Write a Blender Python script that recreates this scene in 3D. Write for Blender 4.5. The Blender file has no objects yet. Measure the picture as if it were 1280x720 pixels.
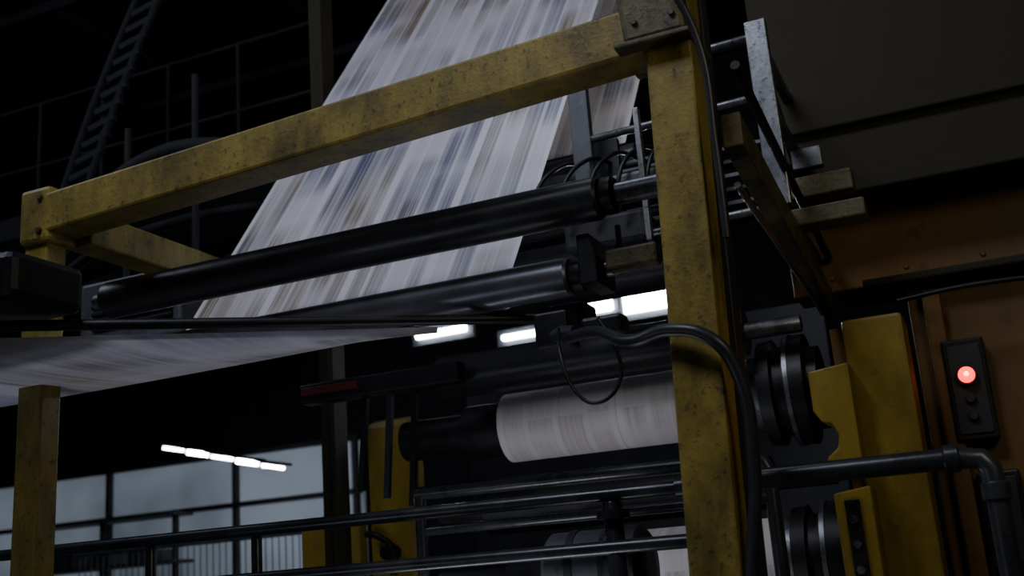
import bpy, bmesh, math, random
from mathutils import Vector, Matrix
random.seed(4)
S=bpy.context.scene
def link(o):
    S.collection.objects.link(o); return o
# ---------------------------------------------------------------- materials
def newmat(n):
    m=bpy.data.materials.new(n); m.use_nodes=True
    nt=m.node_tree; b=nt.nodes['Principled BSDF']; return m,nt,b
def worn(n,base,dark,rough=.55,metal=0,scale=9,amt=.45,bump=.25,smear=.7):
    m,nt,b=newmat(n); N=nt.nodes; L=nt.links
    tc=N.new('ShaderNodeTexCoord')
    mp=N.new('ShaderNodeMapping'); mp.inputs['Scale'].default_value=(1,1,.45); L.new(tc.outputs['Object'],mp.inputs['Vector'])
    n1=N.new('ShaderNodeTexNoise'); n1.inputs['Scale'].default_value=scale*3; n1.inputs['Detail'].default_value=10; n1.inputs['Roughness'].default_value=.72
    n2=N.new('ShaderNodeTexNoise'); n2.inputs['Scale'].default_value=scale*.5; n2.inputs['Detail'].default_value=9; n2.inputs['Roughness'].default_value=.68
    L.new(tc.outputs['Object'],n1.inputs['Vector']); L.new(mp.outputs[0],n2.inputs['Vector'])
    r1=N.new('ShaderNodeValToRGB'); r1.color_ramp.elements[0].position=.66-amt*.22; r1.color_ramp.elements[1].position=.70-amt*.16
    r1.color_ramp.elements[0].color=(0,0,0,1); r1.color_ramp.elements[1].color=(1,1,1,1)
    L.new(n1.outputs['Fac'],r1.inputs['Fac'])
    mx=N.new('ShaderNodeMixRGB'); mx.inputs['Color1'].default_value=(*base,1); mx.inputs['Color2'].default_value=(*dark,1)
    sc=N.new('ShaderNodeMath'); sc.operation='MULTIPLY'; sc.inputs[1].default_value=min(1,amt*1.5); sc.use_clamp=True
    L.new(r1.outputs['Color'],sc.inputs[0]); L.new(sc.outputs[0],mx.inputs['Fac'])
    m2=N.new('ShaderNodeMixRGB'); m2.blend_type='MULTIPLY'; m2.inputs['Fac'].default_value=smear
    r2=N.new('ShaderNodeValToRGB'); r2.color_ramp.elements[0].position=.36; r2.color_ramp.elements[1].position=.62
    r2.color_ramp.elements[0].color=(.22,.23,.26,1); r2.color_ramp.elements[1].color=(1,1,1,1)
    L.new(n2.outputs['Fac'],r2.inputs['Fac']); L.new(mx.outputs[0],m2.inputs['Color1']); L.new(r2.outputs['Color'],m2.inputs['Color2'])
    L.new(m2.outputs[0],b.inputs['Base Color'])
    rr=N.new('ShaderNodeMapRange'); rr.inputs['To Min'].default_value=max(.1,rough-.15); rr.inputs['To Max'].default_value=min(1,rough+.15)
    L.new(n2.outputs['Fac'],rr.inputs['Value']); L.new(rr.outputs[0],b.inputs['Roughness']); b.inputs['Metallic'].default_value=metal
    bp=N.new('ShaderNodeBump'); bp.inputs['Strength'].default_value=bump; bp.inputs['Distance'].default_value=.006
    L.new(n1.outputs['Fac'],bp.inputs['Height']); L.new(bp.outputs[0],b.inputs['Normal'])
    return m
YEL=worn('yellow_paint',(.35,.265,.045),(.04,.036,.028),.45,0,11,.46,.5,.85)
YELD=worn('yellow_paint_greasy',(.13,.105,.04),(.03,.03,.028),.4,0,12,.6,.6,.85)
YELB=worn('yellow_paint_pillar',(.36,.25,.02),(.10,.07,.02),.5,0,5,.35,.3,.75)
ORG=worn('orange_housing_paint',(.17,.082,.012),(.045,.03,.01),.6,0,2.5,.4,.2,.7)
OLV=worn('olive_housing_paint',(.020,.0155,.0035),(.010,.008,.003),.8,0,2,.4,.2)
BLK=worn('black_steel',(.016,.017,.021),(.05,.05,.055),.42,.3,12,.3)
RUB=worn('black_rubber',(.030,.032,.040),(.055,.056,.06),.36,0,10,.3,.08,.5)
CHR=worn('dark_chromed_roller',(.20,.21,.25),(.12,.12,.13),.34,.6,6,.25,.05,.4)
STL=worn('bare_steel',(.28,.29,.32),(.06,.06,.06),.36,.85,12,.5,.15)
GRY=worn('grey_machine_paint',(.11,.12,.14),(.035,.035,.04),.5,.2,7,.4)
DRK=worn('dark_machine_paint',(.032,.035,.045),(.014,.014,.017),.55,.2,6,.4)
DIM=worn('near_black_steel',(.010,.012,.017),(.007,.007,.009),.8,.1,4,.4)  # near-black blue-grey steel for catwalk, ducts, cable tray and trusses
CON=worn('concrete_floor',(.10,.10,.105),(.04,.04,.04),.7,0,2,.5)
WAL=worn('dark_plaster',(.034,.036,.044),(.018,.019,.024),.85,0,1.2,.5)
RED=worn('red_paint',(.12,.012,.012),(.03,.01,.01),.5,0,6,.3)
PIP=worn('painted_pipe',(.065,.07,.082),(.03,.03,.03),.3,.5,9,.3,.1)
def emis(n,c,s,sc=.9):
    m,nt,b=newmat(n); N=nt.nodes
    b.inputs['Base Color'].default_value=(*c,1); b.inputs['Emission Color'].default_value=(*c,1); b.inputs['Emission Strength'].default_value=s
    nz=N.new('ShaderNodeTexNoise'); nz.inputs['Scale'].default_value=sc; nz.inputs['Detail'].default_value=3
    tc=N.new('ShaderNodeTexCoord'); nt.links.new(tc.outputs['Object'],nz.inputs['Vector'])
    mr=N.new('ShaderNodeMapRange'); mr.inputs['From Min'].default_value=.3; mr.inputs['From Max'].default_value=.7
    mr.inputs['To Min'].default_value=s*.4; mr.inputs['To Max'].default_value=s*1.4
    nt.links.new(nz.outputs['Fac'],mr.inputs['Value']); nt.links.new(mr.outputs[0],b.inputs['Emission Strength'])
    return m
LAMPR=emis('red_indicator_glass',(1,.025,.012),5)
LAMPC=emis('red_indicator_core',(1,.22,.15),12)
TUB=emis('fluorescent_tube',(.88,.94,1),34)
WIN=emis('frosted_window_glass',(.45,.53,.64),.19,.7)
def paper(n,bright=.8,seed=0,cols=8,ink=1.0,transl=.25,vs=1.0,warm=0,pics=1.0):
    m,nt,b=newmat(n); N=nt.nodes; L=nt.links
    uv=N.new('ShaderNodeUVMap'); sp=N.new('ShaderNodeSeparateXYZ'); L.new(uv.outputs[0],sp.inputs[0])
    def math_(op,a,bv=None,clamp=False):
        q=N.new('ShaderNodeMath'); q.operation=op; q.use_clamp=clamp
        for i,v in enumerate((a,bv)):
            if v is None: continue
            if isinstance(v,(int,float)): q.inputs[i].default_value=v
            else: L.new(v,q.inputs[i])
        return q.outputs[0]
    U=sp.outputs[0]; V=math_('MULTIPLY',sp.outputs[1],vs)
    def noise(su,sv,off,det=2,src=None):
        cb=N.new('ShaderNodeCombineXYZ')
        L.new(math_('MULTIPLY',src or U,su),cb.inputs[0]); L.new(math_('MULTIPLY',V,sv),cb.inputs[1]); cb.inputs[2].default_value=off+seed
        z=N.new('ShaderNodeTexNoise'); z.inputs['Scale'].default_value=1; z.inputs['Detail'].default_value=det
        L.new(cb.outputs[0],z.inputs['Vector']); return z.outputs['Fac']
    def smooth(v,lo,hi):
        q=N.new('ShaderNodeMapRange'); q.interpolation_type='SMOOTHSTEP'; q.inputs['From Min'].default_value=lo; q.inputs['From Max'].default_value=hi
        L.new(v,q.inputs['Value']); return q.outputs[0]
    colid=math_('FLOOR',math_('MULTIPLY',U,cols*2.0))
    pgid=math_('FLOOR',math_('MULTIPLY',U,cols*.5))
    hid=math_('FLOOR',math_('MULTIPLY',U,cols*1.0))
    fine=smooth(noise(170,3.0,1.3,3),.35,.68)
    colb=smooth(noise(3.73,8,7.7,1,colid),.40,.58)
    pgb=smooth(noise(5.31,7.0,3.1,0,hid),.50,.59)
    pgb2=smooth(noise(2.77,5.0,33.1,0,pgid),.50,.58)
    soft=smooth(noise(14,6,13.1,1),.35,.65)
    fr=math_('FRACT',math_('MULTIPLY',U,cols*2.0)); d=math_('ABSOLUTE',math_('SUBTRACT',fr,.5)); gut=smooth(d,.36,.46)
    fr2=math_('FRACT',math_('MULTIPLY',U,cols*.5)); d2=math_('ABSOLUTE',math_('SUBTRACT',fr2,.5)); gut2=smooth(d2,.43,.46)
    text=math_('MULTIPLY',math_('MULTIPLY',math_('ADD',.22,math_('MULTIPLY',fine,.24)),math_('ADD',.35,colb)),math_('SUBTRACT',1,math_('MULTIPLY',gut,.9)))
    pic=math_('MULTIPLY',math_('ADD',math_('MULTIPLY',pgb,.50),math_('MULTIPLY',pgb2,.38)),math_('ADD',.18*pics,math_('ADD',math_('MULTIPLY',soft,.22*pics),math_('MULTIPLY',fine,.20*pics))))
    live=math_('SUBTRACT',1,gut2)
    fac=math_('MULTIPLY',math_('MULTIPLY',math_('ADD',text,pic),live),ink,True)
    tint=N.new('ShaderNodeValToRGB'); e=tint.color_ramp.elements
    e[0].position=.38; e[0].color=(.14,.14,.23,1); e[1].position=.60; e[1].color=(.24,.18,.13,1)
    x=e.new(.48); x.color=(.17,.165,.17,1)
    L.new(noise(2.3,6,21,1,hid),tint.inputs['Fac'])
    mx=N.new('ShaderNodeMixRGB'); mx.inputs['Color1'].default_value=(bright*(.97+warm),bright*.955,bright*(1.06-warm*2),1)
    L.new(fac,mx.inputs['Fac']); L.new(tint.outputs['Color'],mx.inputs['Color2'])
    L.new(mx.outputs[0],b.inputs['Base Color']); b.inputs['Roughness'].default_value=.75
    b.inputs['Specular IOR Level'].default_value=.25
    if transl:
        tr=N.new('ShaderNodeBsdfTranslucent'); L.new(mx.outputs[0],tr.inputs['Color'])
        ms=N.new('ShaderNodeMixShader'); ms.inputs[0].default_value=transl
        L.new(b.outputs[0],ms.inputs[1]); L.new(tr.outputs[0],ms.inputs[2]); L.new(ms.outputs[0],N['Material Output'].inputs['Surface'])
    return m
PAP=paper('printed_newsprint',.78,0,8,1.12,.2,1.0)
PAP2=paper('printed_newsprint_back',.80,5,8,.8,.3,1.0,.06)
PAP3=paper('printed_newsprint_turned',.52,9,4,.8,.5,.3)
PLATE=paper('newsprint_on_cylinder',.80,17,4,.5,0,.6,.02,.6)
# ---------------------------------------------------------------- geometry helpers
def grp(n):
    e=bpy.data.objects.new(n,None); e.empty_display_size=.1; return link(e)
def fin(n,bm,m,p,smooth=False):
    me=bpy.data.meshes.new(n); bm.to_mesh(me); bm.free(); me.materials.append(m)
    if smooth:
        for f in me.polygons: f.use_smooth=len(f.vertices)==4
    o=bpy.data.objects.new(n,me); link(o)
    if p: o.parent=p
    return o
def bev(o,w,seg=2):
    if w:
        q=o.modifiers.new('bevel','BEVEL'); q.width=w; q.segments=seg; q.limit_method='ANGLE'; q.angle_limit=.6
def box(n,p,lo,hi,m,b=.006):
    bm=bmesh.new(); bmesh.ops.create_cube(bm,size=1)
    lo=Vector(lo);hi=Vector(hi);c=(lo+hi)/2;s=hi-lo
    for v in bm.verts: v.co=Vector((v.co.x*s.x,v.co.y*s.y,v.co.z*s.z))+c
    o=fin(n,bm,m,p); bev(o,b); return o
def frame_between(a,b,up=Vector((0,0,1))):
    a=Vector(a);b=Vector(b);d=(b-a).normalized()
    if abs(d.dot(up))>.98: up=Vector((0,1,0))
    s=d.cross(up).normalized(); u=s.cross(d)
    return a,b,d,s,u
def beam(n,p,a,b,w,h,m,bv=.008):
    a,b,d,s,u=frame_between(a,b); bm=bmesh.new(); R=[]
    for q in (a,b):
        R.append([bm.verts.new(q+s*x*w/2+u*y*h/2) for x,y in((-1,-1),(1,-1),(1,1),(-1,1))])
    bm.faces.new(R[0]);bm.faces.new(R[1][::-1])
    for i in range(4): bm.faces.new((R[0][i],R[1][i],R[1][(i+1)%4],R[0][(i+1)%4]))
    bmesh.ops.recalc_face_normals(bm,faces=bm.faces)
    o=fin(n,bm,m,p); bev(o,bv); return o
def lathe(n,p,a,b,prof,m,seg=56):
    a,b,d,s,u=frame_between(a,b); L=b-a; bm=bmesh.new(); uvl=bm.loops.layers.uv.new('UVMap'); R=[]
    for t,r in prof:
        R.append([bm.verts.new(a+L*t+(s*math.cos(k*2*math.pi/seg)+u*math.sin(k*2*math.pi/seg))*r) for k in range(seg)])
    bm.faces.new(R[0]); bm.faces.new(R[-1][::-1])
    for j in range(len(R)-1):
        for i in range(seg):
            f=bm.faces.new((R[j][i],R[j+1][i],R[j+1][(i+1)%seg],R[j][(i+1)%seg]))
            uv=[(prof[j][0],i/seg),(prof[j+1][0],i/seg),(prof[j+1][0],(i+1)/seg),(prof[j][0],(i+1)/seg)]
            for l,c in zip(f.loops,uv): l[uvl].uv=c
    bmesh.ops.recalc_face_normals(bm,faces=bm.faces)
    o=fin(n,bm,m,p,True)
    q=o.modifiers.new('es','EDGE_SPLIT'); q.split_angle=.6
    return o
def cyl(n,p,a,b,r,m,seg=40):
    return lathe(n,p,a,b,[(0,r*.94),(.002,r),(.998,r),(1,r*.94)],m,seg)
def tube(n,p,pts,r,m,bez=True):
    cu=bpy.data.curves.new(n,'CURVE'); cu.dimensions='3D'; cu.bevel_depth=r; cu.bevel_resolution=5; cu.use_fill_caps=True
    if bez:
        sp=cu.splines.new('BEZIER'); sp.bezier_points.add(len(pts)-1)
        for q,c in zip(sp.bezier_points,pts): q.co=c; q.handle_left_type=q.handle_right_type='AUTO'
        sp.resolution_u=12
    else:
        sp=cu.splines.new('POLY'); sp.points.add(len(pts)-1)
        for q,c in zip(sp.points,pts): q.co=(*c,1)
    t=bpy.data.objects.new(n,cu); link(t)
    me=bpy.data.meshes.new_from_object(t.evaluated_get(bpy.context.evaluated_depsgraph_get()))
    bpy.data.objects.remove(t)
    me.materials.clear(); me.materials.append(m)
    for f in me.polygons: f.use_smooth=True
    o=bpy.data.objects.new(n,me); link(o); o.parent=p; return o
def plateY(n,p,pts,y0,y1,m,b=.005):
    bm=bmesh.new()
    A=[bm.verts.new((x,y0,z)) for x,z in pts]; B=[bm.verts.new((x,y1,z)) for x,z in pts]
    bm.faces.new(A);bm.faces.new(B[::-1]);n_=len(pts)
    for i in range(n_): bm.faces.new((A[i],B[i],B[(i+1)%n_],A[(i+1)%n_]))
    bmesh.ops.recalc_face_normals(bm,faces=bm.faces)
    o=fin(n,bm,m,p); bev(o,b); return o
def bolt(p,c,ax,r=.014,h=.014,m=None):
    c=Vector(c);ax=Vector(ax)
    return lathe('bolt',p,c,c+ax*h,[(0,r),(.7,r),(1,r*.8)],m or BLK,6)
def sheet(n,p,fn,nu,nv,m):
    bm=bmesh.new(); uvl=bm.loops.layers.uv.new('UVMap')
    G=[[bm.verts.new(fn(i/nu,j/nv)) for i in range(nu+1)] for j in range(nv+1)]
    for j in range(nv):
        for i in range(nu):
            f=bm.faces.new((G[j][i],G[j][i+1],G[j+1][i+1],G[j+1][i]))
            for l,c in zip(f.loops,((i,j),(i+1,j),(i+1,j+1),(i,j+1))): l[uvl].uv=(c[0]/nu,c[1]/nv)
    o=fin(n,bm,m,p,True); return o
# ---------------------------------------------------------------- room
box('floor',None,(-17,-4,-.2),(7,17,0),CON,0)
box('ceiling',None,(-17,-4,10),(7,17,10.2),WAL,0)
box('wall_back',None,(-17,17,-.2),(7,17.2,10.2),WAL,0)
box('wall_front',None,(-17,-4.2,-.2),(7,-4,10.2),WAL,0)
box('wall_left',None,(-17.2,-4,-.2),(-17,17,10.2),WAL,0)
box('wall_right',None,(7,-4,-.2),(7.2,17,10.2),WAL,0)
# ---------------------------------------------------------------- yellow front gantry
g=grp('steel_gantry')
beam('front_column',g,(-.875,3.48,0),(-.765,3.48,3.75),.16,.16,YEL,.01)
beam('column_rear_channel',g,(-.80,3.66,0),(-.72,3.66,3.75),.07,.10,DRK,.006)
beam('cross_beam',g,(-3.60,3.485,3.275),(-.86,3.485,3.395),.17,.175,YEL,.012)
beam('far_column',g,(-3.64,3.48,0),(-3.60,3.48,3.40),.13,.11,YEL,.01)
box('far_column_cap',g,(-3.68,3.40,3.15),(-3.51,3.57,3.40),YEL,.02)
beam('side_beam',g,(-3.52,3.58,3.24),(-3.52,5.35,3.24),.15,.15,YEL,.01)
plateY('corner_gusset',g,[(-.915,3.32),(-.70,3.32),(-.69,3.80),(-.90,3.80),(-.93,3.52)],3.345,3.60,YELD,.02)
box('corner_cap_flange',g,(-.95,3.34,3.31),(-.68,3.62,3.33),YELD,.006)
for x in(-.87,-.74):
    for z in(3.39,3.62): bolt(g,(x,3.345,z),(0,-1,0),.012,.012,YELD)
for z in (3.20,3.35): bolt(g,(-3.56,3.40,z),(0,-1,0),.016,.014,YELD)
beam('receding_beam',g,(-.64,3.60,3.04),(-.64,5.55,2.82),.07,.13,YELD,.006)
cyl('receding_guide_rod',g,(-.645,3.60,2.84),(-.645,5.6,2.74),.012,STL,16)
cyl('receding_guide_rod_upper',g,(-.60,3.60,3.27),(-.60,5.6,3.05),.018,BLK,16)
box('column_foot',g,(-.99,3.36,0),(-.76,3.62,.03),YEL,.004)
# ---------------------------------------------------------------- rollers
def roller(n,y,z,x0,x1,r,mb,sh,xs0,xs1):
    g=grp(n)
    lathe('drum',g,(x0,y,z),(x1,y,z),[(0,r*.55),(.001,r*.9),(.006,r),(.994,r),(.999,r*.9),(1,r*.55)],mb)
    cyl('shaft',g,(xs0,y,z),(xs1,y,z),sh,STL)
    lathe('bearing_collar',g,(x1+.005,y,z),(x1+.06,y,z),[(0,r*.8),(.2,r*.86),(.8,r*.86),(1,r*.7)],BLK)
    return g
roller('idler_roller',3.75,2.95,-3.5,-1.17,.082,RUB,.042,-3.56,-.74)
g=roller('idler_roller',3.88,2.71,-3.45,-1.36,.075,CHR,.03,-3.5,-1.0)
plateY('bearing_plate',g,[(-1.29,2.64),(-1.22,2.64),(-1.22,2.74),(-1.24,2.83),(-1.29,2.83)],3.76,3.98,BLK)
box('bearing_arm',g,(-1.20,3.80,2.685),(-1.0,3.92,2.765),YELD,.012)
cyl('bearing_arm_bolt',g,(-1.15,3.84,2.76),(-1.15,3.84,2.86),.012,STL,12)
g=grp('angle_bar')
tube('bar',g,[(-1.47,4.07,2.60),(-3.1,2.80,2.60),(-5.3,1.08,2.60)],.02,BLK,False)
box('bar_mount',g,(-1.50,3.98,2.53),(-1.36,4.14,2.64),BLK,.01)
box('slide_carriage',g,(-4.3,2.62,2.63),(-2.86,2.95,2.80),BLK,.03)
box('carriage_rail',g,(-4.6,2.70,2.80),(-3.0,2.78,2.83),DRK,.005)
# ---------------------------------------------------------------- webs
g=grp('newspaper_web')
def w1(u,v):
    y=3.965+v*3.2; z=2.705+(y-3.965)*1.281+.02*math.sin(v*3.1)
    return (-3.34+u*(1.66+.08*v), y+.005*math.sin(u*30+v*2), z)
sheet('descending_sheet',g,w1,60,40,PAP)
cyl('top_turning_roller',g,(-3.45,7.23,6.76),(-1.5,7.23,6.76),.08,RUB)
def w2(u,v):
    y=5.45+v*2.2; z=3.84+(y-5.45)*1.22
    return (-3.3+u*1.76,y,z)
sheet('second_sheet',g,w2,40,20,PAP2)
cyl('lower_turning_roller',g,(-3.4,5.53,3.78),(-1.5,5.53,3.78),.075,RUB)
def w3(u,v):
    x=-5.6+u*3.72; yf=3.76; yb=4.05-(-1.5-x)*.785
    yb=min(yb,yf)
    y=yf+(yb-yf)*v
    return (x,y,2.575-.025*math.sin(v*3.1)-.02*math.sin(u*3.1))
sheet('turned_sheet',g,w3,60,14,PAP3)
# ---------------------------------------------------------------- plate / blanket cylinders
def pcyl(n,y,z,r,x0,x1,mat,gs=1.0):
    g=grp(n)
    prof=[(0,r*.5),(0,r*.965),(.004,r)]
    for t in (.27,.5,.73):
        prof+= [(t-.004,r),(t-.002,r*.975),(t+.002,r*.975),(t+.004,r)]
    prof+=[(.996,r),(1,r*.965),(1,r*.5)]
    lathe('drum',g,(x0,y,z),(x1,y,z),prof,mat,96)
    lathe('journal',g,(x0-.6,y,z),(x0+.01,y,z),[(0,r*.6),(.6,r*.6),(.62,r*.8),(1,r*.8)],BLK)
    lathe('bearer_ring',g,(x1,y,z),(x1+.05,y,z),[(0,r*.7),(.0,r*1.02),(1,r*1.02),(1,r*.7)],STL)
    r*=gs
    lathe('drive_gear',g,(x1+.05,y,z),(x1+.32,y,z),[(0,r*.8),(.02,r*1.38),(.25,r*1.42),(.28,r*1.2),(.45,r*1.2),(.47,r*1.46),(.8,r*1.46),(.84,r*1.1),(1,r*1.1)],BLK,72)
    lathe('gear_rim',g,(x1+.18,y,z),(x1+.205,y,z),[(0,r*1.1),(.1,r*1.49),(.9,r*1.49),(1,r*1.1)],STL,72)
    return g
pcyl('blanket_cylinder',5.3,2.375,.175,-2.27,-1.0,PLATE)
pcyl('blanket_cylinder',5.15,1.60,.20,-2.0,-.92,PLATE,.85)
g=grp('inking_roller')
lathe('drum',g,(-2.5,5.02,2.63),(-.95,5.02,2.63),[(0,.05),(.0,.105),(.002,.11),(.998,.11),(1,.105),(1,.05)],RUB)
cyl('shaft',g,(-2.6,5.02,2.63),(-.7,5.02,2.63),.04,STL)
g=grp('inking_roller')
lathe('drum',g,(-2.5,5.5,1.98),(-1.0,5.5,1.98),[(0,.05),(.0,.12),(.002,.125),(.998,.125),(1,.12),(1,.05)],RUB)
cyl('shaft',g,(-2.8,5.5,1.98),(-.7,5.5,1.98),.04,STL)
# ---------------------------------------------------------------- right side housing
g=grp('press_side_housing')
box('pillar',g,(-.53,5.0,0),(-.275,5.3,2.61),YELB,.015)
box('pillar_inner_rib',g,(-.59,5.06,0),(-.53,5.25,2.59),ORG,.005)
plateY('notched_bracket',g,[(-.68,2.38),(-.51,2.40),(-.51,1.96),(-.65,1.94),(-.65,2.01),(-.60,2.05),(-.59,2.10),(-.61,2.15),(-.65,2.16),(-.68,2.21)],4.85,5.0,YELB,.008)
plateY('lower_bracket',g,[(-.64,1.86),(-.49,1.88),(-.49,1.2),(-.64,1.2)],4.8,5.0,YELB,.008)
box('lower_bracket_inset',g,(-.60,4.785,1.45),(-.54,4.80,1.83),BLK,.004)
for z in(1.55,1.65,1.75): bolt(g,(-.57,4.785,z),(0,-1,0),.02,.02,STL)
box('base_wall',g,(-.27,5.6,0),(3.2,5.9,2.86),ORG,.01)
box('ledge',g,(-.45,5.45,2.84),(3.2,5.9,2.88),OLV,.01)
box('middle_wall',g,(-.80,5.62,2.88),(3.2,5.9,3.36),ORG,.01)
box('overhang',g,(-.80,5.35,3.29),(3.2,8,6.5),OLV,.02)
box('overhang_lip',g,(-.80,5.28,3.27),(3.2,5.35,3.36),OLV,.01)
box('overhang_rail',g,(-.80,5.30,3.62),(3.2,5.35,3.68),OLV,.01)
box('wall_rib',g,(-.20,5.52,0),(-.12,5.6,2.8),ORG,.01)
for i in range(6): bolt(g,(-.6+i*.35,5.62,2.95),(0,-1,0),.014,.010,ORG)
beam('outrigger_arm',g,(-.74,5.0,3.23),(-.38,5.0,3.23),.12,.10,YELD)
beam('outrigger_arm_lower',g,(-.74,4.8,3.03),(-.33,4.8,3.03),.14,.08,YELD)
tube('conduit',g,[(-.30,5.3,2.72),(0,5.3,2.74),(.6,5.33,2.73),(1.4,5.3,2.77)],.012,BLK)
g=grp('control_box')
box('casing',g,(-.155,5.50,2.07),(.03,5.6,2.54),BLK,.012)
box('face_plate',g,(-.135,5.49,2.10),(.01,5.50,2.51),DRK,.004)
lathe('lamp_bezel',g,(-.065,5.49,2.365),(-.065,5.455,2.365),[(0,.045),(.9,.043),(.9,.036),(1,.036)],BLK)
lathe('lamp_lens',g,(-.065,5.47,2.365),(-.065,5.42,2.365),[(0,.037),(.5,.036),(.85,.026),(1,.008)],LAMPR,32)
lathe('lamp_core',g,(-.065,5.425,2.365),(-.065,5.413,2.365),[(0,.012),(.6,.010),(1,.004)],LAMPC,24)
for z in(2.26,2.18): lathe('push_button',g,(-.065,5.49,z),(-.065,5.465,z),[(0,.022),(.8,.022),(1,.018)],DRK,24)
g=grp('junction_box')
box('casing',g,(-.10,5.50,1.50),(.08,5.6,1.93),BLK,.012)
box('cover',g,(-.08,5.49,1.53),(.06,5.50,1.90),DRK,.004)
for z in(1.60,1.70,1.80): bolt(g,(-.01,5.49,z),(0,-1,0),.018,.02,RED)
# ---------------------------------------------------------------- railings & pipes
g=grp('handrail')
tube('main_pipe',g,[(-1.05,3.9,1.885),(-.12,3.9,1.885),(-.05,3.9,1.875),(-.025,3.9,1.84),(-.02,3.9,1.78),(-.02,3.9,0)],.036,PIP,False)
lathe('elbow_collar',g,(-.16,3.9,1.885),(-.11,3.9,1.885),[(0,.04),(.1,.045),(.9,.045),(1,.04)],PIP)
lathe('elbow_collar_lower',g,(-.02,3.9,1.80),(-.02,3.9,1.74),[(0,.04),(.1,.045),(.9,.045),(1,.04)],PIP)
cyl('long_pipe',g,(-4.25,3.9,1.90),(-1.0,3.9,1.885),.025,PIP)
cyl('low_pipe',g,(-4.25,3.9,1.70),(-1.0,3.9,1.70),.025,PIP)
for x in(-4.1,-3.4,-2.85): cyl('post',g,(x,3.92,0),(x,3.92,1.89),.022,PIP)
cyl('center_post',g,(-1.30,3.92,0),(-1.30,3.92,1.86),.035,PIP)
lathe('post_flange',g,(-1.30,3.92,1.80),(-1.30,3.92,1.83),[(0,.06),(1,.06)],PIP)
g=grp('handrail')
tube('main_pipe',g,[(-2.46,4.6,2.03),(-.92,4.6,2.02),(-.87,4.6,2.01),(-.85,4.6,1.96),(-.85,4.6,0)],.03,PIP,False)
cyl('low_pipe',g,(-2.46,4.6,1.86),(-.87,4.6,1.86),.022,PIP)
cyl('end_post',g,(-2.44,4.6,0),(-2.44,4.6,2.03),.028,PIP)
# ---------------------------------------------------------------- motor
g=grp('drive_motor')
lathe('body',g,(-1.66,4.2,1.63),(-1.40,4.2,1.63),[(0,.06),(.0,.13),(.08,.15),(.9,.15),(1,.13),(1,.06)],GRY)
lathe('clamp_band',g,(-1.56,4.2,1.63),(-1.53,4.2,1.63),[(0,.155),(1,.155)],DRK)
lathe('end_bell',g,(-1.40,4.2,1.63),(-1.26,4.2,1.63),[(0,.158),(.8,.155),(.95,.13),(1,.06)],DRK)
box('mount',g,(-1.62,4.1,0),(-1.34,4.3,1.5),DRK)
# ---------------------------------------------------------------- hose & wires
g=grp('rubber_hose')
tube('hose',g,[(-1.35,3.72,2.44),(-1.2,3.6,2.42),(-1.0,3.40,2.325),(-.87,3.35,2.33),(-.74,3.34,2.28),(-.68,3.37,2.17),(-.67,3.40,1.9),(-.73,3.42,1.5),(-.72,3.42,.3)],.021,RUB)
lathe('hose_fitting',g,(-1.42,3.76,2.46),(-1.30,3.70,2.45),[(0,.03),(.5,.035),(1,.028)],DRK)
box('manifold_block',g,(-1.47,3.72,2.42),(-1.34,3.85,2.55),BLK,.01)
box('valve_body',g,(-1.30,3.74,2.44),(-1.14,3.84,2.51),BLK,.015)
g=grp('looped_wire')
tube('wire',g,[(-1.36,3.68,2.47),(-1.33,3.6,2.36),(-1.28,3.58,2.22),(-1.21,3.58,2.17),(-1.12,3.58,2.23),(-1.13,3.6,2.36),(-1.20,3.66,2.48)],.0065,BLK)
g=grp('overhead_hose')
tube('hose',g,[(-1.0,3.30,4.1),(-.86,3.27,3.75),(-.74,3.28,3.50),(-.66,3.32,3.25),(-.655,3.36,2.9),(-.66,3.38,2.6)],.013,RUB)
# ---------------------------------------------------------------- platform to the right of column
g=grp('inspection_platform')
for (x,y) in((-.64,4.5),(-.66,6.0),(-1.5,4.6),(-1.5,6.0)):
    beam('upright',g,(x,y,3.02),(x,y,3.86),.09,.05,STL if x>-1 and y<5 else GRY,.004)
for z in(3.84,3.56,3.06):
    beam('side_rail',g,(-.66,4.55,z),(-.66,6.0,z),.04,.05,GRY,.003)
    cyl('cross_rail',g,(-1.5,4.6,z-.02),(-.68,4.55,z-.02),.018,STL)
for i in range(6):
    z=3.22+i*.07; beam('slat',g,(-1.5,5.2,z),(-.70,5.2,z),.10,.02,GRY if i%2 else DRK,.003)
beam('brace',g,(-.66,4.6,3.8),(-.66,5.9,3.2),.03,.04,GRY,.003)
box('end_bracket',g,(-.66,5.18,3.40),(-.52,5.24,3.50),STL,.005)
# ---------------------------------------------------------------- machinery behind rollers
box('rear_bulkhead',None,(-3.6,7.6,0),(-.9,7.8,3.30),DRK,.01)
g=grp('folder_unit')
for i,(z,y,r) in enumerate(((3.35,5.2,.04),(3.62,5.3,.03),(3.12,4.9,.05),(3.5,4.9,.02),(3.02,5.3,.06))):
    cyl('cross_tube',g,(-2.2,y,z),(-1.0,y,z),r,(DRK,GRY)[i%2])
beam('hanger',g,(-1.18,4.4,2.95),(-1.18,4.4,3.55),.025,.04,STL,.004)
beam('hanger_wide',g,(-1.45,4.8,2.95),(-1.45,4.8,3.6),.12,.04,DRK,.004)
beam('hanger_wide',g,(-1.07,5.0,2.95),(-1.07,5.0,4.0),.10,.04,DRK,.004)
box('gearbox',g,(-1.60,4.5,3.0),(-1.22,4.8,3.14),DRK,.02)
box('gearbox_cover',g,(-1.5,4.46,3.20),(-1.05,4.7,3.30),GRY,.02)
for i in range(5):
    tube('air_line',g,[(-1.7+i*.13,4.45,3.12),(-1.68+i*.13,4.40,3.25),(-1.6+i*.12,4.5,3.4),(-1.55+i*.13,4.9,3.5)],.010,BLK)
g=grp('machine_guard')
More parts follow.
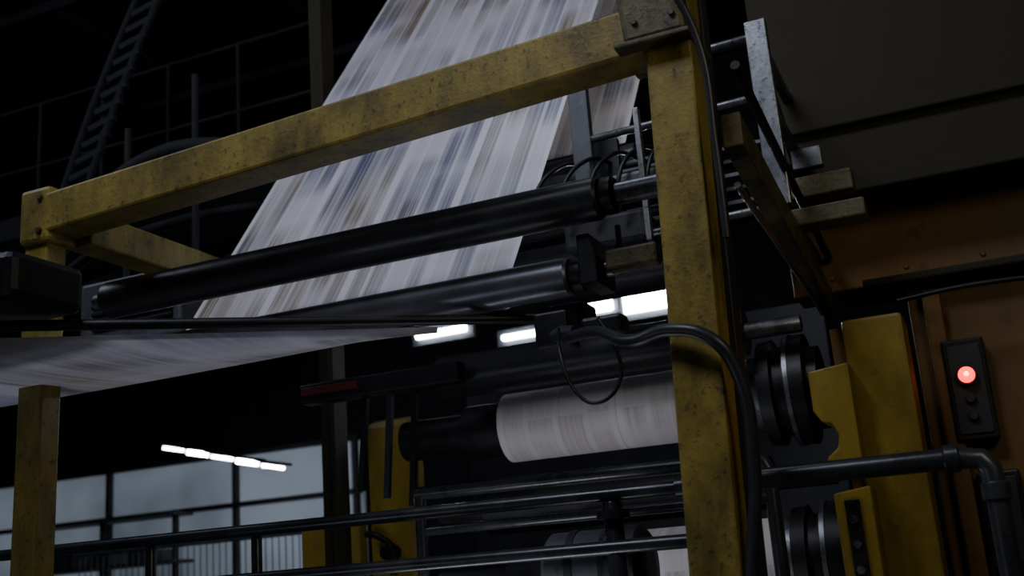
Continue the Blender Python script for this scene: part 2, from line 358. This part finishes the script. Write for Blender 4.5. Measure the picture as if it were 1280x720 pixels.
box('yellow_guard',g,(-3.52,5.95,0),(-3.18,6.1,2.63),YELB,.05)
box('yellow_guard_small',g,(-4.0,5.95,0),(-3.58,6.05,2.08),YELB,.02)
lathe('guard_handle',g,(-3.35,5.95,1.83),(-3.35,5.85,1.83),[(0,.05),(1,.04)],BLK)
tube('guard_lever',g,[(-3.5,5.9,1.95),(-3.4,5.85,1.93),(-3.3,5.85,1.85),(-3.3,5.85,1.7)],.02,BLK)
g=grp('linkage_rack')
box('drip_tray',g,(-3.2,4.78,2.56),(-2.3,4.88,2.66),BLK,.01)
box('red_strip',g,(-3.18,4.765,2.60),(-2.85,4.78,2.64),RED,.004)
for i in range(3):
    x=-2.90+i*.14; beam('linkage',g,(x,4.86,2.1-.05*(i%3)),(x+.06,4.84,2.6),.03,.03,(BLK,DRK)[i%2],.003)
# ---------------------------------------------------------------- far lights & windows
g=grp('fluorescent_light')
for x0,x1,z0,z1 in((-2.42,-2.04,3.52,3.75),(-2.82,-2.50,3.57,3.66),(-4.22,-3.75,3.60,3.66),(-3.45,-2.95,3.47,3.52)):
    box('tube',g,(x0,8.0,z0),(x1,8.05,z1),TUB,.02)
    box('reflector',g,(x0-.05,8.05,z0-.05),(x1+.05,8.1,z1+.05),DRK,.005)
cyl('suspension_bar',g,(-4.3,7.9,3.70),(-2.0,7.9,3.72),.012,BLK,12)
g=grp('fluorescent_light')
for i in range(5):
    x0=-8.5+i*.33; z=3.36-i*.085; beam('tube',g,(x0,10,z),(x0+.27,10,z-.06),.05,.035+.02*(i%2),TUB,.01)
    beam('reflector',g,(x0-.03,10,z+.05),(x0+.31,10,z-.02),.2,.03,DRK,.005)
g=grp('window_1')
box('pane',g,(-13.5,12.1,.6),(-7.2,12.15,3.50),WIN,0)
for x in(-13.5,-12.45,-11.2,-9.1,-7.3): box('mullion',g,(x,12.0,.6),(x+.06,12.1,3.55),DRK,.01)
for z in(.6,2.85,3.50): box('transom',g,(-13.5,12.0,z-.03),(-7.2,12.1,z+.03),DRK,.01)
g=grp('machine_guard_fence')
for i in range(40): cyl('wire',g,(-9.2+i*.08,9.5,1.0),(-9.2+i*.08,9.5,2.25),.006,GRY,6)
for z in(1.0,1.7,2.25): cyl('rail',g,(-9.3,9.5,z),(-6.0,9.5,z),.025,GRY,12)
g=grp('parts_rack')
for x in(-11.2,-10.1,-9.0): beam('upright',g,(x,10.8,0),(x,10.8,2.75),.06,.06,DRK,.004)
for z in(1.6,2.15,2.7): beam('shelf',g,(-11.3,10.8,z),(-8.9,10.8,z),.4,.04,DRK,.004)
for i in range(7): box('parts_bin',g,(-11.1+i*.3,10.7,2.17),(-10.88+i*.3,10.95,2.30+.08*(i%3)),(GRY,DRK)[i%2],.01)
# ---------------------------------------------------------------- upper left catwalk
g=grp('catwalk')
box('deck',g,(-9,7.0,5.0),(-4.3,8.4,5.08),DIM,.01)
beam('stringer',g,(-9,7.0,4.95),(-4.3,7.0,4.95),.08,.2,DIM)
for i in range(7):
    x=-8.8+i*.72; cyl('rail_post',g,(x,7.0,5),(x,7.0,6.1),.018,DIM,16)
for z in(5.5,6.1): cyl('rail',g,(-9,7.0,z),(-4.3,7.0,z),.018,DIM,16)
for i in range(6): beam('bracket',g,(-8.6+i*.8,7.1,4.3),(-8.6+i*.8,8.2,4.9),.05,.06,DIM)
g=grp('pipe_duct')
tube('duct',g,[(-5.7,5.4,3.9),(-5.2,5.4,4.25),(-4.7,5.4,4.45),(-4.2,5.4,4.42),(-3.9,5.4,4.3)],.055,DIM)
tube('duct',g,[(-6.2,5.7,3.6),(-5.5,5.7,4.0),(-4.8,5.7,4.1),(-3.7,5.7,4.05)],.035,DIM)
for x,z in((-4.35,4.95),(-4.9,4.7)): cyl('post',g,(x,5.4,3.2),(x,5.4,z),.022,DIM,16)
g=grp('steel_column')
beam('flange',g,(-3.42,5.5,0),(-3.42,5.5,8),.03,.14,OLV,.004)
beam('web',g,(-3.48,5.5,0),(-3.48,5.5,8),.10,.03,OLV,.004)
g=grp('cable_tray')
for dx in(0,.25): tube('chain_side',g,[(-6.6+dx,6.2,4.0),(-6.3+dx,6.2,4.7),(-5.95+dx,6.2,5.5),(-5.3+dx,6.2,6.7)],.03,DIM)
for i in range(22):
    t=i/21; beam('link',g,(-6.6+1.25*t,6.2,4.0+2.6*t),(-6.35+1.25*t,6.2,4.05+2.6*t),.05,.05,DIM,.002)
g=grp('ceiling_truss')
for k in range(4):
    x=-8+k*2.0
    beam('top_chord',g,(x,4,8.2),(x+.6,14,8.2),.1,.14,DIM); beam('bottom_chord',g,(x,4,7.4),(x+.6,14,7.4),.08,.12,DIM)
    for i in range(8): beam('diagonal',g,(x+.075*i*1,4+i*1.25,7.4 if i%2 else 8.2),(x+.075*(i+1),5.25+i*1.25,8.2 if i%2 else 7.4),.04,.05,DIM)
for k in range(4): beam('purlin',g,(-12,5+k*2.2,7.2),(0,5+k*2.2,7.2),.07,.1,DIM)
g=grp('electrical_cabinet')
box('casing',g,(-4.5,4.6,3.0),(-3.8,5.0,3.38),GRY,.02)
for i in range(5): box('louvre',g,(-4.4,4.58,3.10+i*.04),(-3.85,4.6,3.12+i*.04),BLK,.002)
# ---------------------------------------------------------------- lights
def area(n,loc,tgt,sx,sy,e,c):
    l=bpy.data.lights.new(n,'AREA'); l.shape='RECTANGLE'; l.size=sx; l.size_y=sy; l.energy=e; l.color=c
    o=bpy.data.objects.new(n,l); link(o); o.location=loc
    o.rotation_euler=(Vector(tgt)-Vector(loc)).to_track_quat('-Z','Y').to_euler(); return o
area('ceiling_lamp_front',(-2.4,-.5,8.5),(-2.2,4.5,3),2.5,1.5,190,(.86,.89,1))
area('ceiling_lamp_left',(-8,2.5,7.5),(-3,4,3),2,2,55,(.74,.83,1))
area('web_fill_low',(-4.2,.2,.5),(-3.2,3.6,2.6),1.5,1,8,(.82,.88,1))  # fill light added low down to brighten the underside of the turned sheet
area('housing_light_right',(1.6,1.5,4.0),(-.4,5.2,2),1.0,1.0,17,(1,.9,.62))  # warm area light aimed at the orange housing, no fixture modelled
area('cylinder_fill',(-1.9,3.95,1.0),(-1.6,5.3,2.35),1.2,.25,8,(.95,.95,1))  # local fill added to brighten the blanket cylinder, not an actual bay fixture
area('folder_lamp',(-1.3,3.9,4.6),(-1.4,5.2,3.3),.8,.3,6,(.8,.88,1))
w=bpy.data.worlds.new('dim_hall'); S.world=w; w.use_nodes=True
w.node_tree.nodes['Background'].inputs[0].default_value=(.5,.6,.8,1); w.node_tree.nodes['Background'].inputs[1].default_value=.03
# ---------------------------------------------------------------- camera
y=math.radians(23);p=math.radians(14);t=math.radians(2.5)
f=Vector((-math.sin(y)*math.cos(p),math.cos(y)*math.cos(p),math.sin(p)))
r0=Vector((math.cos(y),math.sin(y),0));u0=r0.cross(f)
r=r0*math.cos(t)-u0*math.sin(t);u=u0*math.cos(t)+r0*math.sin(t)
M=Matrix((r,u,-f)).transposed().to_4x4()
M=Matrix.Rotation(math.radians(2),4,'Y')@M
M.translation=(0,0,1.6)
cd=bpy.data.cameras.new('camera'); cam=bpy.data.objects.new('camera',cd); link(cam); cam.matrix_world=M
cd.sensor_width=36; cd.lens=39.375; cd.clip_start=.05
cd.dof.use_dof=True; cd.dof.focus_distance=4.4; cd.dof.aperture_fstop=2.0
S.camera=cam
